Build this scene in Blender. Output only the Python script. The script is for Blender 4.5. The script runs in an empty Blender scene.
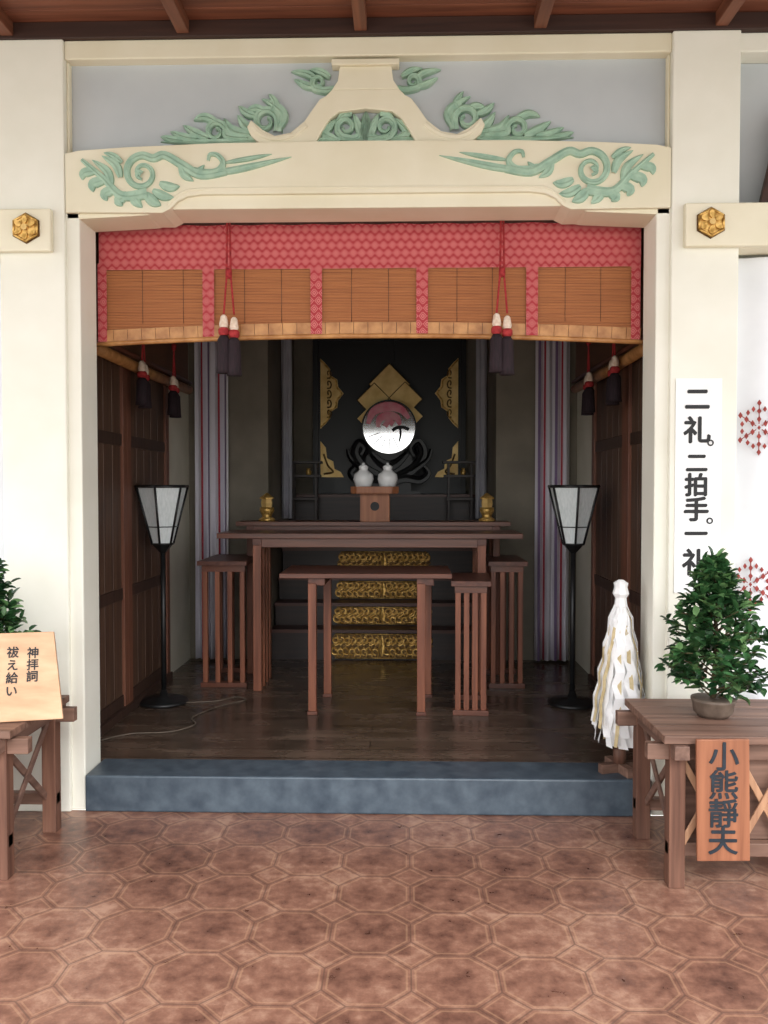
import bpy, math, random
from mathutils import Vector, Matrix
random.seed(7)
scene=bpy.context.scene
pi=math.pi

# ------------------------------------------------------------ materials
def srgb(c):
    return tuple(((x/255)/12.92 if x/255<=0.04045 else ((x/255+0.055)/1.055)**2.4) for x in c)+(1,)
def base(name,rough=0.6,metal=0.0):
    m=bpy.data.materials.new(name); m.use_nodes=True
    nt=m.node_tree; b=nt.nodes['Principled BSDF']
    b.inputs['Roughness'].default_value=rough; b.inputs['Metallic'].default_value=metal
    return m,nt,b
def N(nt,t,**k):
    n=nt.nodes.new(t)
    for a,v in k.items(): setattr(n,a,v)
    return n
def coords(nt,kind,scale):
    tc=N(nt,'ShaderNodeTexCoord'); mp=N(nt,'ShaderNodeMapping'); mp.inputs['Scale'].default_value=scale
    nt.links.new(tc.outputs[kind],mp.inputs['Vector']); return mp.outputs['Vector']
def ramp(nt,fac,stops):
    r=N(nt,'ShaderNodeValToRGB'); e=r.color_ramp.elements
    e[0].position=stops[0][0]; e[0].color=stops[0][1]
    e[1].position=stops[-1][0]; e[1].color=stops[-1][1]
    for p,c in stops[1:-1]:
        x=e.new(p); x.color=c
    nt.links.new(fac,r.inputs['Fac']); return r.outputs['Color']
def bump(nt,b,h,strength=0.3,dist=0.01):
    n=N(nt,'ShaderNodeBump'); n.inputs['Strength'].default_value=strength; n.inputs['Distance'].default_value=dist
    nt.links.new(h,n.inputs['Height']); nt.links.new(n.outputs['Normal'],b.inputs['Normal'])
def noisy(name,c1,c2,scale=6,rough=0.6,metal=0,bstr=0.15,detail=5,stretch=(1,1,1),lo=.35,hi=.65,bd=.01):
    m,nt,b=base(name,rough,metal)
    v=coords(nt,'Object',stretch)
    n=N(nt,'ShaderNodeTexNoise'); n.inputs['Scale'].default_value=scale; n.inputs['Detail'].default_value=detail
    nt.links.new(v,n.inputs['Vector'])
    nt.links.new(ramp(nt,n.outputs['Fac'],[(lo,srgb(c1)),(hi,srgb(c2))]),b.inputs['Base Color'])
    if bstr: bump(nt,b,n.outputs['Fac'],bstr,bd)
    return m
def wood(name,c1,c2,axis='X',rough=0.5,scale=1.0,bstr=.2):
    s={'X':(1.2,22,22),'Y':(22,1.2,22),'Z':(22,22,1.2)}[axis]
    s=tuple(a*scale for a in s)
    return noisy(name,c1,c2,1.6,rough,0,bstr,8,s,.3,.7,.004)

M={}
M['cream']=noisy('cream_plaster',(230,228,214),(238,236,224),3,.65,bstr=.03)
M['cream2']=noisy('cream_beam_paint',(226,218,192),(233,226,203),4,.55,bstr=.03)
M['creamdim']=noisy('aged_inner_plaster',(108,101,88),(130,122,108),2.5,.75,bstr=.05)  # inner plaster darkened so the sanctum's dimness is in the colour
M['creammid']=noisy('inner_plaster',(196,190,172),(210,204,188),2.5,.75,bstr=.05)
M['panel']=noisy('pale_blue_grey_plaster',(180,186,190),(192,197,200),2,.75,bstr=.05)
M['mint']=noisy('mint_carved_paint',(144,176,156),(170,198,176),18,.6,bstr=.15)
M['darkroof']=wood('dark_roof_wood',(90,50,34),(128,76,52),'Y',.55)
M['darkroofX']=wood('dark_roof_wood_x',(92,50,34),(136,80,56),'X',.55)
M['plate']=wood('dark_wall_plate',(44,24,18),(64,38,28),'X',.6)
M['gold']=noisy('gold_leaf',(176,134,64),(232,190,112),40,.38,.65,.4,4,lo=.4,hi=.6)
M['goldflat']=noisy('gold_plate',(210,172,104),(232,200,134),9,.42,.4,.1)
M['golddark']=noisy('gold_shadow',(84,62,34),(128,98,58),60,.5,.7,.6)  # dull brass for relief grounds, scrolls and outlines
M['black']=noisy('black_lacquer',(5,5,8),(10,11,15),5,.42,bstr=.03)
M['blackm']=noisy('black_metal',(14,15,16),(28,29,30),12,.4,bstr=.03)
M['redwoodX']=wood('reddish_table_wood_x',(82,46,34),(118,72,54),'X',.34)
M['redwoodY']=wood('reddish_table_wood_y',(76,42,32),(108,64,48),'Y',.42)
M['redwoodZ']=wood('reddish_table_wood_z',(102,56,38),(146,88,62),'Z',.45)
M['doorZ']=wood('brown_door_wood',(66,46,36),(98,72,56),'Z',.5)
M['doordark']=wood('dark_door_frame',(46,31,25),(72,52,42),'Z',.5)
M['doorred']=wood('red_brown_stile',(96,56,42),(122,78,58),'Z',.5)
M['altar']=wood('altar_dark_wood',(30,20,17),(50,33,27),'X',.45)
M['altarred']=wood('altar_red_wood',(66,34,26),(90,50,38),'X',.42)
M['plankX']=wood('weathered_brown_x',(90,64,52),(140,108,92),'X',.6)
M['plankY']=wood('weathered_brown_y',(84,60,50),(128,98,84),'Y',.6)
M['plankZ']=wood('weathered_brown_z',(82,52,40),(126,88,70),'Z',.6)
M['lath']=wood('light_lath',(156,114,86),(194,150,116),'Z',.6)
M['board']=wood('name_board_wood',(122,72,48),(158,102,72),'Z',.55)
M['signwood']=wood('light_sign_wood',(188,144,108),(214,174,138),'X',.5,.6)
M['hinoki']=wood('stand_wood',(130,78,48),(166,106,70),'Z',.5)
M['ink']=noisy('black_ink',(14,14,16),(28,28,30),20,.6,bstr=0)  # lettering ink, also the painted stand hole and dark mirror reflection
M['inkblue']=noisy('faded_blue_black_ink',(16,26,36),(30,42,52),20,.6,bstr=0)
M['paper']=noisy('white_paper',(240,240,240),(248,248,248),8,.8,bstr=.04)
M['hemp']=noisy('hemp_strand',(190,170,126),(218,200,158),30,.8,bstr=.1)
M['white']=noisy('white_porcelain',(232,233,232),(244,244,243),3,.2,bstr=0)
M['redcord']=noisy('red_cord',(140,30,34),(176,50,52),60,.8,bstr=.3)
M['tassel']=noisy('dark_tassel',(22,12,18),(44,26,34),50,.85,bstr=.4,stretch=(4,4,.4))
M['whitecord']=noisy('white_cord',(214,190,168),(236,220,204),60,.8,bstr=.3)
M['bamboo']=noisy('bamboo_pole',(160,106,58),(200,146,90),14,.45,bstr=.1)
M['stone']=noisy('blue_grey_stone',(50,62,74),(84,96,106),14,.45,bstr=.3,lo=.25,hi=.75,bd=.004)
M['leaf']=noisy('green_leaf',(24,56,30),(60,102,58),9,.36,bstr=.05)
M['leaf2']=noisy('bright_leaf',(72,114,64),(116,152,98),9,.38,bstr=.05)
M['stem']=noisy('plant_stem',(70,58,38),(96,80,54),20,.8)
M['pot']=noisy('terracotta_grey_pot',(84,70,60),(112,96,84),20,.6)
M['motifred']=noisy('red_cloth_print',(128,46,42),(158,66,60),30,.85,bstr=0)
M['cable']=noisy('beige_cable',(84,74,64),(104,92,80),20,.6,bstr=0)
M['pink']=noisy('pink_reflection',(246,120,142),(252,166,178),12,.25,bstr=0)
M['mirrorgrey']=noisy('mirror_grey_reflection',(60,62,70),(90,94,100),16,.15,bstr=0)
m,nt,b=base('polished_silver_mirror',.10,1.0); b.inputs['Base Color'].default_value=(.95,.95,.96,1); M['mirrorwhite']=m

m,nt,b=base('lamp_paper',.7)
n=N(nt,'ShaderNodeTexNoise'); n.inputs['Scale'].default_value=30
nt.links.new(ramp(nt,n.outputs['Fac'],[(.3,srgb((206,214,214))),(.7,srgb((224,230,230)))]),b.inputs['Base Color'])
M['lamppaper']=m

# inner dark wood floor
m,nt,b=base('dark_polished_floorboards',.25)
v=coords(nt,'Object',(1,1,1))
br=N(nt,'ShaderNodeTexBrick'); br.inputs['Scale'].default_value=1.0
br.inputs['Color1'].default_value=srgb((76,62,52)); br.inputs['Color2'].default_value=srgb((98,82,70)); br.inputs['Mortar'].default_value=srgb((26,18,15))
br.inputs['Mortar Size'].default_value=.003; br.inputs['Brick Width'].default_value=1.8; br.inputs['Row Height'].default_value=.14
nt.links.new(v,br.inputs['Vector'])
n=N(nt,'ShaderNodeTexNoise'); n.inputs['Scale'].default_value=3; n.inputs['Detail'].default_value=8
v2=coords(nt,'Object',(1,3,1)); nt.links.new(v2,n.inputs['Vector'])
mx=N(nt,'ShaderNodeMix',data_type='RGBA',blend_type='MULTIPLY'); mx.inputs['Factor'].default_value=.8
nt.links.new(br.outputs['Color'],mx.inputs['A']); nt.links.new(ramp(nt,n.outputs['Fac'],[(.3,(.3,.28,.27,1)),(.7,(1.4,1.4,1.4,1))]),mx.inputs['B'])
nt.links.new(mx.outputs['Result'],b.inputs['Base Color'])
rr=N(nt,'ShaderNodeMapRange'); rr.inputs['To Min'].default_value=.10; rr.inputs['To Max'].default_value=.42
nt.links.new(n.outputs['Fac'],rr.inputs['Value']); nt.links.new(rr.outputs['Result'],b.inputs['Roughness'])
M['floorin']=m

def mk(nt):
    def math_(op,a,bb=None,c=None):
        n=N(nt,'ShaderNodeMath',operation=op)
        for i,x in enumerate((a,bb,c)):
            if x is None: continue
            if isinstance(x,(int,float)): n.inputs[i].default_value=x
            else: nt.links.new(x,n.inputs[i])
        return n.outputs[0]
    return math_
# octagon tile floor
m,nt,b=base('octagon_terracotta_tiles',.4); math_=mk(nt)
tc=N(nt,'ShaderNodeTexCoord'); sp=N(nt,'ShaderNodeSeparateXYZ'); nt.links.new(tc.outputs['Object'],sp.inputs[0])
P=.27
ux=math_('DIVIDE',math_('ADD',sp.outputs['X'],10.06),P); uy=math_('DIVIDE',math_('ADD',sp.outputs['Y'],10.05),P)
fx=math_('ABSOLUTE',math_('SUBTRACT',math_('FRACT',ux),.5)); fy=math_('ABSOLUTE',math_('SUBTRACT',math_('FRACT',uy),.5))
o=math_('MAXIMUM',math_('MAXIMUM',fx,fy),math_('MULTIPLY',math_('ADD',fx,fy),.7071))
g1=math_('LESS_THAN',math_('ABSOLUTE',math_('SUBTRACT',o,.5)),.010)
g2=math_('LESS_THAN',math_('ABSOLUTE',math_('SUBTRACT',o,.45)),.012)
g3=math_('LESS_THAN',math_('ABSOLUTE',math_('SUBTRACT',o,.545)),.010)
wn=N(nt,'ShaderNodeTexWhiteNoise'); wn.noise_dimensions='2D'
cb=N(nt,'ShaderNodeCombineXYZ'); nt.links.new(math_('FLOOR',ux),cb.inputs[0]); nt.links.new(math_('FLOOR',uy),cb.inputs[1]); nt.links.new(cb.outputs[0],wn.inputs['Vector'])
n1=N(nt,'ShaderNodeTexNoise'); n1.inputs['Scale'].default_value=15; n1.inputs['Detail'].default_value=12; n1.inputs['Roughness'].default_value=.68; nt.links.new(tc.outputs['Object'],n1.inputs['Vector'])
n2=N(nt,'ShaderNodeTexNoise'); n2.inputs['Scale'].default_value=2.0; n2.inputs['Detail'].default_value=6; nt.links.new(tc.outputs['Object'],n2.inputs['Vector'])
cen=math_('MULTIPLY',math_('SUBTRACT',.5,o),.22)
f=math_('SUBTRACT',math_('ADD',math_('MULTIPLY',n1.outputs['Fac'],1.1),math_('MULTIPLY',math_('SUBTRACT',wn.outputs['Value'],.5),.14)),cen)
f=math_('SUBTRACT',math_('ADD',f,math_('MULTIPLY',math_('SUBTRACT',n2.outputs['Fac'],.5),.6)),.12)
col=ramp(nt,f,[(.12,srgb((82,55,46))),(.28,srgb((110,76,63))),(.45,srgb((136,97,80))),(.66,srgb((166,129,108)))])
mxa=N(nt,'ShaderNodeMix',data_type='RGBA'); nt.links.new(math_('MULTIPLY',math_('MAXIMUM',g2,g3),.28),mxa.inputs['Factor']); nt.links.new(col,mxa.inputs['A']); mxa.inputs['B'].default_value=srgb((188,150,118))
mxb=N(nt,'ShaderNodeMix',data_type='RGBA'); nt.links.new(math_('MULTIPLY',g1,.6),mxb.inputs['Factor']); nt.links.new(mxa.outputs['Result'],mxb.inputs['A']); mxb.inputs['B'].default_value=srgb((90,68,58))
nt.links.new(mxb.outputs['Result'],b.inputs['Base Color'])
rr=N(nt,'ShaderNodeMapRange'); rr.inputs['To Min'].default_value=.18; rr.inputs['To Max'].default_value=.46; nt.links.new(n1.outputs['Fac'],rr.inputs['Value']); nt.links.new(rr.outputs['Result'],b.inputs['Roughness'])
bump(nt,b,math_('SUBTRACT',n1.outputs['Fac'],math_('MULTIPLY',g1,1.0)),.25,.004)
M['tiles']=m

# red brocade (uv metres)
m,nt,b=base('red_brocade',.75); math_=mk(nt)
tc=N(nt,'ShaderNodeTexCoord'); sp=N(nt,'ShaderNodeSeparateXYZ'); nt.links.new(tc.outputs['UV'],sp.inputs[0])
vo=math_('DIVIDE',sp.outputs['Y'],.038)
row=math_('MULTIPLY',math_('MODULO',math_('FLOOR',vo),2.0),.5)
ux=math_('SUBTRACT',math_('FRACT',math_('ADD',math_('DIVIDE',math_('ADD',sp.outputs['X'],20),.042),row)),.5)
uy=math_('SUBTRACT',math_('FRACT',vo),.5)
r=math_('ADD',math_('ABSOLUTE',ux),math_('MULTIPLY',math_('ABSOLUTE',uy),.8))
ring=math_('LESS_THAN',math_('ABSOLUTE',math_('SUBTRACT',r,.43)),.06)
dot=math_('LESS_THAN',math_('ABSOLUTE',math_('SUBTRACT',r,.18)),.08)
msk=math_('MAXIMUM',ring,dot)
mx=N(nt,'ShaderNodeMix',data_type='RGBA'); nt.links.new(math_('MULTIPLY',msk,.6),mx.inputs['Factor'])
mx.inputs['A'].default_value=srgb((168,48,56)); mx.inputs['B'].default_value=srgb((218,142,136))
nt.links.new(mx.outputs['Result'],b.inputs['Base Color']); M['brocade']=m

def blindmat(name,ca,cbb):
    m,nt,b=base(name,.6)
    v=coords(nt,'UV',(1,1,1))
    w=N(nt,'ShaderNodeTexWave',wave_type='BANDS',bands_direction='Y'); w.inputs['Scale'].default_value=42; w.inputs['Distortion'].default_value=.5
    nt.links.new(v,w.inputs['Vector'])
    n=N(nt,'ShaderNodeTexNoise'); n.inputs['Scale'].default_value=3; n.inputs['Detail'].default_value=6
    v2=coords(nt,'UV',(1,40,1)); nt.links.new(v2,n.inputs['Vector'])
    ad=N(nt,'ShaderNodeMath',operation='MULTIPLY_ADD'); nt.links.new(w.outputs['Fac'],ad.inputs[0]); ad.inputs[1].default_value=.6
    nt.links.new(n.outputs['Fac'],ad.inputs[2])
    nt.links.new(ramp(nt,ad.outputs[0],[(.3,srgb(ca)),(1.0,srgb(cbb))]),b.inputs['Base Color'])
    bump(nt,b,w.outputs['Fac'],.5,.003)
    return m
M['blind']=blindmat('split_bamboo_screen',(104,56,30),(178,112,64))
M['blinddark']=blindmat('split_bamboo_screen_aged',(70,44,30),(112,74,50))  # darker colours of the same screen, for the side blinds

def stripemat(name,cols,period):
    m,nt,b=base(name,.85)
    tc=N(nt,'ShaderNodeTexCoord'); sp=N(nt,'ShaderNodeSeparateXYZ'); nt.links.new(tc.outputs['UV'],sp.inputs[0])
    d=N(nt,'ShaderNodeMath',operation='DIVIDE'); nt.links.new(sp.outputs['X'],d.inputs[0]); d.inputs[1].default_value=period
    fr=N(nt,'ShaderNodeMath',operation='FRACT'); nt.links.new(d.outputs[0],fr.inputs[0])
    r=N(nt,'ShaderNodeValToRGB'); r.color_ramp.interpolation='CONSTANT'
    e=r.color_ramp.elements; e[0].position=cols[0][0]; e[0].color=srgb(cols[0][1]); e[1].position=cols[1][0]; e[1].color=srgb(cols[1][1])
    for p,c in cols[2:]:
        x=e.new(p); x.color=srgb(c)
    nt.links.new(fr.outputs[0],r.inputs['Fac']); nt.links.new(r.outputs['Color'],b.inputs['Base Color'])
    return m
M['stripe']=stripemat('striped_shrine_curtain',[(0,(206,202,210)),(.40,(158,44,58)),(.50,(200,196,206)),(.74,(118,96,130)),(.86,(206,202,208))],.22)
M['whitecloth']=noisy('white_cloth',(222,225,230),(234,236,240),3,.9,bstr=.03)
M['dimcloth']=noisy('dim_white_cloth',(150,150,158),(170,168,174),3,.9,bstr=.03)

# ------------------------------------------------------------ mesh builder
class MB:
    def __init__(s,name): s.name=name; s.v=[]; s.f=[]; s.m=[]; s.uv=[]; s.mats=[]; s.sm=[]; s.X=Matrix.Identity(4)
    def mi(s,k):
        if k not in s.mats: s.mats.append(k)
        return s.mats.index(k)
    def add(s,vs,fs,k,uvs=None,smooth=False):
        o=len(s.v); i=s.mi(k)
        for j,p in enumerate(vs):
            q=s.X@Vector(p); s.v.append(q)
            s.uv.append(uvs[j] if uvs else (q.x,q.z))
        for f in fs: s.f.append([a+o for a in f]); s.m.append(i); s.sm.append(smooth)
    def box(s,x0,x1,y0,y1,z0,z1,k):
        v=[(x,y,z) for x in(x0,x1) for y in(y0,y1) for z in(z0,z1)]
        s.add(v,[(0,1,3,2),(4,6,7,5),(0,4,5,1),(2,3,7,6),(0,2,6,4),(1,5,7,3)],k)
    def beam(s,p,q,w,h,k,up=(0,0,1)):
        p=Vector(p);q=Vector(q);d=(q-p).normalized();u=Vector(up)
        if abs(d.dot(u))>.95:u=Vector((0,1,0))
        a=d.cross(u).normalized();b=a.cross(d).normalized()
        v=[]
        for c in(p,q):
            for sx,sy in((-1,-1),(1,-1),(1,1),(-1,1)): v.append(c+a*sx*w/2+b*sy*h/2)
        s.add(v,[(3,2,1,0),(4,5,6,7),(0,1,5,4),(1,2,6,5),(2,3,7,6),(3,0,4,7)],k)
    def lathe(s,cx,cy,prof,k,n=24,smooth=True,closed=True):
        v=[];f=[]
        for r,z in prof:
            for i in range(n):
                a=2*pi*i/n+pi/n; v.append((cx+r*math.cos(a),cy+r*math.sin(a),z))
        for j in range(len(prof)-1):
            for i in range(n):
                f.append((j*n+i,j*n+(i+1)%n,(j+1)*n+(i+1)%n,(j+1)*n+i))
        if closed:
            f.append(tuple(range(n))[::-1]); f.append(tuple(range((len(prof)-1)*n,len(prof)*n)))
        s.add(v,f,k,smooth=smooth)
    def tube(s,pts,r,k,n=8,smooth=True):
        pts=[Vector(p) for p in pts]; v=[];f=[]
        rs=r if isinstance(r,(list,tuple)) else [r]*len(pts)
        for i,p in enumerate(pts):
            d=(pts[min(i+1,len(pts)-1)]-pts[max(i-1,0)]).normalized()
            u=Vector((0,0,1)) if abs(d.z)<.9 else Vector((0,1,0))
            a=d.cross(u).normalized(); b=a.cross(d).normalized()
            for j in range(n):
                t=2*pi*j/n; v.append(p+(a*math.cos(t)+b*math.sin(t))*rs[i])
        for i in range(len(pts)-1):
            for j in range(n): f.append((i*n+j,i*n+(j+1)%n,(i+1)*n+(j+1)%n,(i+1)*n+j))
        f.append(tuple(range(n))[::-1]); f.append(tuple(range((len(pts)-1)*n,len(pts)*n)))
        s.add(v,f,k,smooth=smooth)
    def prism(s,poly,y0,y1,k):
        n=len(poly); v=[(x,y0,z) for x,z in poly]+[(x,y1,z) for x,z in poly]
        f=[tuple(range(n)),tuple(range(n,2*n))[::-1]]+[(i,(i+1)%n,n+(i+1)%n,n+i)[::-1] for i in range(n)]
        s.add(v,f,k)
    def ribbon(s,pts,w,y,d,k,n=6):
        c=catmull(pts,n); L=len(c); v=[];f=[]
        for i,(x,z) in enumerate(c):
            a=c[max(i-1,0)];b=c[min(i+1,L-1)]
            t=Vector((b[0]-a[0],b[1]-a[1])); t=t.normalized() if t.length>1e-9 else Vector((1,0))
            nx,nz=-t.y,t.x; u=i/(L-1)
            ww=w(u) if callable(w) else w
            for q,dd in((1,0),(.85,.7),(.3,1),(-.1,.75),(-.85,.8),(-1,0)):
                v.append((x+nx*ww*q/2,y-d*dd*(.4+.6*min(1,ww/.02)),z+nz*ww*q/2))
        for i in range(L-1):
            for j in range(5): f.append((i*6+j,(i+1)*6+j,(i+1)*6+j+1,i*6+j+1))
        s.add(v,f,k,smooth=False)
    def drape(s,x0,x1,y,z0,z1,folds,amp,k,nx=None,nz=8,axis='X',ph=0):
        nx=nx or folds*10; v=[];uv=[];f=[]
        for j in range(nz+1):
            t=j/nz; z=z1+(z0-z1)*t
            for i in range(nx+1):
                u=i/nx; a=amp*(.5+.5*t); off=a*math.sin(u*folds*2*pi+ph+.5*math.sin(3*t))+a*.4*math.sin(u*folds*3.7+1+2*t)
                x=x0+(x1-x0)*u
                v.append((x,y+off,z) if axis=='X' else (y+off,x,z)); uv.append((abs(x1-x0)*u*1.7,z))
        for j in range(nz):
            for i in range(nx): f.append((j*(nx+1)+i,(j+1)*(nx+1)+i,(j+1)*(nx+1)+i+1,j*(nx+1)+i+1))
        s.add(v,f,k,uv,True)
    def make(s,bevel=0,loc=None,solid=0):
        me=bpy.data.meshes.new(s.name)
        xs=[p.x for p in s.v];ys=[p.y for p in s.v];zs=[p.z for p in s.v]
        c=Vector(((min(xs)+max(xs))/2,(min(ys)+max(ys))/2,min(zs)))
        me.from_pydata([p-c for p in s.v],[],s.f)
        for k in s.mats: me.materials.append(M[k])
        uvl=me.uv_layers.new(name='UVMap')
        for p in me.polygons:
            p.material_index=s.m[p.index]; p.use_smooth=s.sm[p.index]
            for li in p.loop_indices: uvl.data[li].uv=s.uv[me.loops[li].vertex_index]
        ob=bpy.data.objects.new(s.name,me); scene.collection.objects.link(ob); ob.location=c
        if solid:
            md=ob.modifiers.new('thickness','SOLIDIFY'); md.thickness=solid
        if bevel:
            md=ob.modifiers.new('bevel','BEVEL'); md.width=bevel; md.segments=2; md.limit_method='ANGLE'; md.angle_limit=math.radians(50)
        return ob
def catmull(pts,n):
    if len(pts)<3: 
        return [tuple(Vector(pts[0]).lerp(Vector(pts[1]),i/n)) for i in range(n+1)]
    P=[pts[0]]+list(pts)+[pts[-1]]; out=[]
    for i in range(1,len(P)-2):
        for j in range(n):
            t=j/n; q=[]
            for d in range(len(pts[0])):
                a,b,c,e=P[i-1][d],P[i][d],P[i+1][d],P[i+2][d]
                q.append(.5*((2*b)+(-a+c)*t+(2*a-5*b+4*c-e)*t*t+(-a+3*b-3*c+e)*t**3))
            out.append(tuple(q))
    out.append(tuple(pts[-1])); return out
def parent(ch,pa):
    bpy.context.view_layer.update()
    ch.parent=pa; ch.matrix_parent_inverse=pa.matrix_world.inverted()
def text(body,size,loc,rot,mat,pa,name='lettering',ext=.0010,bold=0.0,sx=1.0):
    cu=bpy.data.curves.new(name,'FONT'); cu.body=body; cu.size=size; cu.extrude=ext; cu.align_x='CENTER'; cu.align_y='CENTER'
    ob=bpy.data.objects.new(name,cu); scene.collection.objects.link(ob)
    ob.location=loc; ob.rotation_euler=rot; ob.scale=(sx,1,1)
    bpy.context.view_layer.update()
    dg=bpy.context.evaluated_depsgraph_get(); me=bpy.data.meshes.new_from_object(ob.evaluated_get(dg))
    mw=ob.matrix_world.copy(); bpy.data.objects.remove(ob)
    vs=[v.co.copy() for v in me.vertices]; fs=[list(p.vertices) for p in me.polygons]
    if bold:
        offs=[(0,0),(bold,0),(-bold,0),(0,bold),(0,-bold),(bold*.7,bold*.7),(-bold*.7,-bold*.7)]
        V=[];F=[]
        for i,(a,c) in enumerate(offs):
            o=len(V); V+=[v+Vector((a,c,i*.00008)) for v in vs]; F+=[[q+o for q in f] for f in fs]
        me=bpy.data.meshes.new(name); me.from_pydata(V,[],F)
    me.materials.clear(); me.materials.append(M[mat])
    o2=bpy.data.objects.new(name,me); scene.collection.objects.link(o2); o2.matrix_world=mw
    parent(o2,pa); return o2

FZ=.17; OW=1.31; RW=1.50
PW0,PW1=1.37,1.67
TOP=3.535
# ------------------------------------------------------------ shell
b=MB('floor'); b.box(-3.6,3.6,-6,0.0,-.06,0,'tiles'); b.make()
b=MB('floor_inner'); b.box(-RW-.1,RW+.1,.23,4.2,0,FZ,'floorin'); b.make()
b=MB('stone_step'); b.box(-OW+.005,OW-.005,-.02,.23,0,FZ,'stone'); b.make(.008)

for sgn,nm in((-1,'left'),(1,'right')):
    b=MB('wall_front_'+nm)
    S2=lambda a,c:sorted((sgn*a,sgn*c))
    b.box(*S2(PW0,PW1),-.025,.2,0,TOP,'cream')
    b.box(*S2(OW,PW0+.01),0,.2,0,2.9,'cream')
    b.box(*S2(PW1,3.4),.18,.3,0,TOP,'cream')
    b.box(*S2(PW1,3.4),.0,.18,3.45,TOP,'cream')
    b.box(*S2(PW1,3.4),.10,.18,2.78,3.45,'panel')
    b.box(*S2(1.42,3.4),-.06,-.025,2.575,2.765,'cream2')
    b.box(*S2(PW1,3.4),-.025,.1,2.575,2.765,'cream2')
    b.make(.006)
b=MB('wall_transom'); b.box(-PW0,PW0,.05,.2,2.9,3.47,'panel'); b.make()
b=MB('trim_lintel_soffit')
lp=[(-1.37,2.735),(-1.31,2.735),(-1.0,2.750),(-.93,2.775),(.93,2.775),(1.0,2.750),(1.31,2.735),(1.37,2.735),(1.37,2.9),(-1.37,2.9)]
b.prism(lp,.0,.2,'cream2'); b.make(.004)
b=MB('trim_top'); b.box(-PW0,PW0,-.01,.2,3.45,TOP,'cream2'); b.box(-PW0,-PW0+.012,.01,.05,3.0,3.45,'cream2'); b.box(PW0-.012,PW0,.01,.05,3.0,3.45,'cream2'); b.make(.006)
for sgn,nm in((-1,'left'),(1,'right')):
    b=MB('wall_'+nm); b.box(*sorted((sgn*RW,sgn*(RW+.1))),.2,2.8,FZ,3.0,'creammid'); b.make()
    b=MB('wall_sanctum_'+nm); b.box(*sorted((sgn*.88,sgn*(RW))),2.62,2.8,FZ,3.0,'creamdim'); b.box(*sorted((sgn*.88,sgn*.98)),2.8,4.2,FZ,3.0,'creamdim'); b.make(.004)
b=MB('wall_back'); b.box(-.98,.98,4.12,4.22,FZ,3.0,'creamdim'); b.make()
b=MB('ceiling_inner'); b.box(-RW-.1,RW+.1,.2,4.22,3.0,3.06,'plate'); b.make()

b=MB('ceiling')
for i in range(24):
    y1=0.2-i*.16; b.box(-3.6,3.6,y1-.157,y1,3.61,3.635,'darkroofX')
b.make(.003)
b=MB('trim_ceiling_rafters')
for i in range(-4,5):
    x=-.02+i*.80; b.box(x-.028,x+.028,-3.5,-.03,3.548,3.61,'darkroof')
b.box(-3.6,3.6,-.03,.2,TOP,3.61,'plate')
b.make(.004)

# ------------------------------------------------------------ carved beam & relief
U=.00450
def cv(u,v): return (u*U,2.772+v*U)
half=[(304,56),(290,59),(240,62),(150,65),(0,66)]
right_top=[cv(u,v) for u,v in half]
left_top=[(-x,z) for x,z in right_top[:-1]][::-1]
bot=[(304,-3),(205,-4),(197,0),(190,7),(180,12),(165,14)]
right_bot=[cv(u,v) for u,v in bot]
poly=right_top+left_top+[(-x,z) for x,z in right_bot]+right_bot[::-1]
YF=-.02
b=MB('rainbow_beam'); b.prism(poly[::-1],YF,.2,'cream2')
pts=[cv(u,v) for u,v in[(200,3),(192,11),(182,17),(165,19),(80,19.5),(0,19.5)]]
for sg in(1,-1):
    b.ribbon([(x*sg,z) for x,z in pts],.012,YF,.006,'cream2')
b.make(.008)
def spiral(cu,cv_,r0,r1,a0,turns,n=14):
    out=[]
    for i in range(n+1):
        t=i/n; r=r0+(r1-r0)*t; a=math.radians(a0)+turns*2*pi*t
        out.append((cu+r*math.cos(a),cv_+r*math.sin(a)))
    return out
def leafw(w): return lambda u: U*w*1.25*max(.05,math.sin(pi*min(1,.15+.85*u)))
def taper(w): return lambda u: U*w*1.2*(1-.68*u)
def both(b,pts,w,y,d,k,n=5):
    for sg in(1,-1): b.ribbon([(sg*cv(u,v)[0],cv(u,v)[1]) for u,v in pts],w,y,d,k,n)
b=MB('beam_scroll_carving')
L=lambda p,w: both(b,p,leafw(w),YF,.013,'mint')
S=lambda p,w: both(b,p,taper(w),YF,.015,'mint')
L([(160,34),(135,37),(105,43),(74,50)],6)
L([(140,45),(115,49),(94,53)],4)
S([(164,35),(150,36),(143,44),(148,52),(156,53),(158,47)],7)
S([(140,37),(165,33),(184,43),(202,53)]+spiral(225,35,19,5,128,-1.4),8)
L([(186,43),(182,33),(173,27)],7); L([(176,39),(168,37),(162,43)],6)
L([(207,25),(196,21),(187,22)],8)
L([(214,18),(203,12),(193,11)],8)
L([(222,15),(214,7),(206,3)],9)
L([(233,16),(232,8),(225,1)],9)
S([(220,15),(246,13),(264,30),(286,49)],10)
L([(240,15),(249,8),(245,3)],9)
L([(252,20),(263,15),(261,8)],9)
L([(262,29),(275,25),(275,17)],9)
L([(272,38),(284,36),(286,29)],8)
L([(256,24),(261,38),(276,49)],7)
L([(247,31),(252,44),(266,53)],7)
L([(245,46),(254,53),(264,56)],5)
S([(225,34),(228,36),(230,32),(225,29)],6)
b.make()

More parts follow.
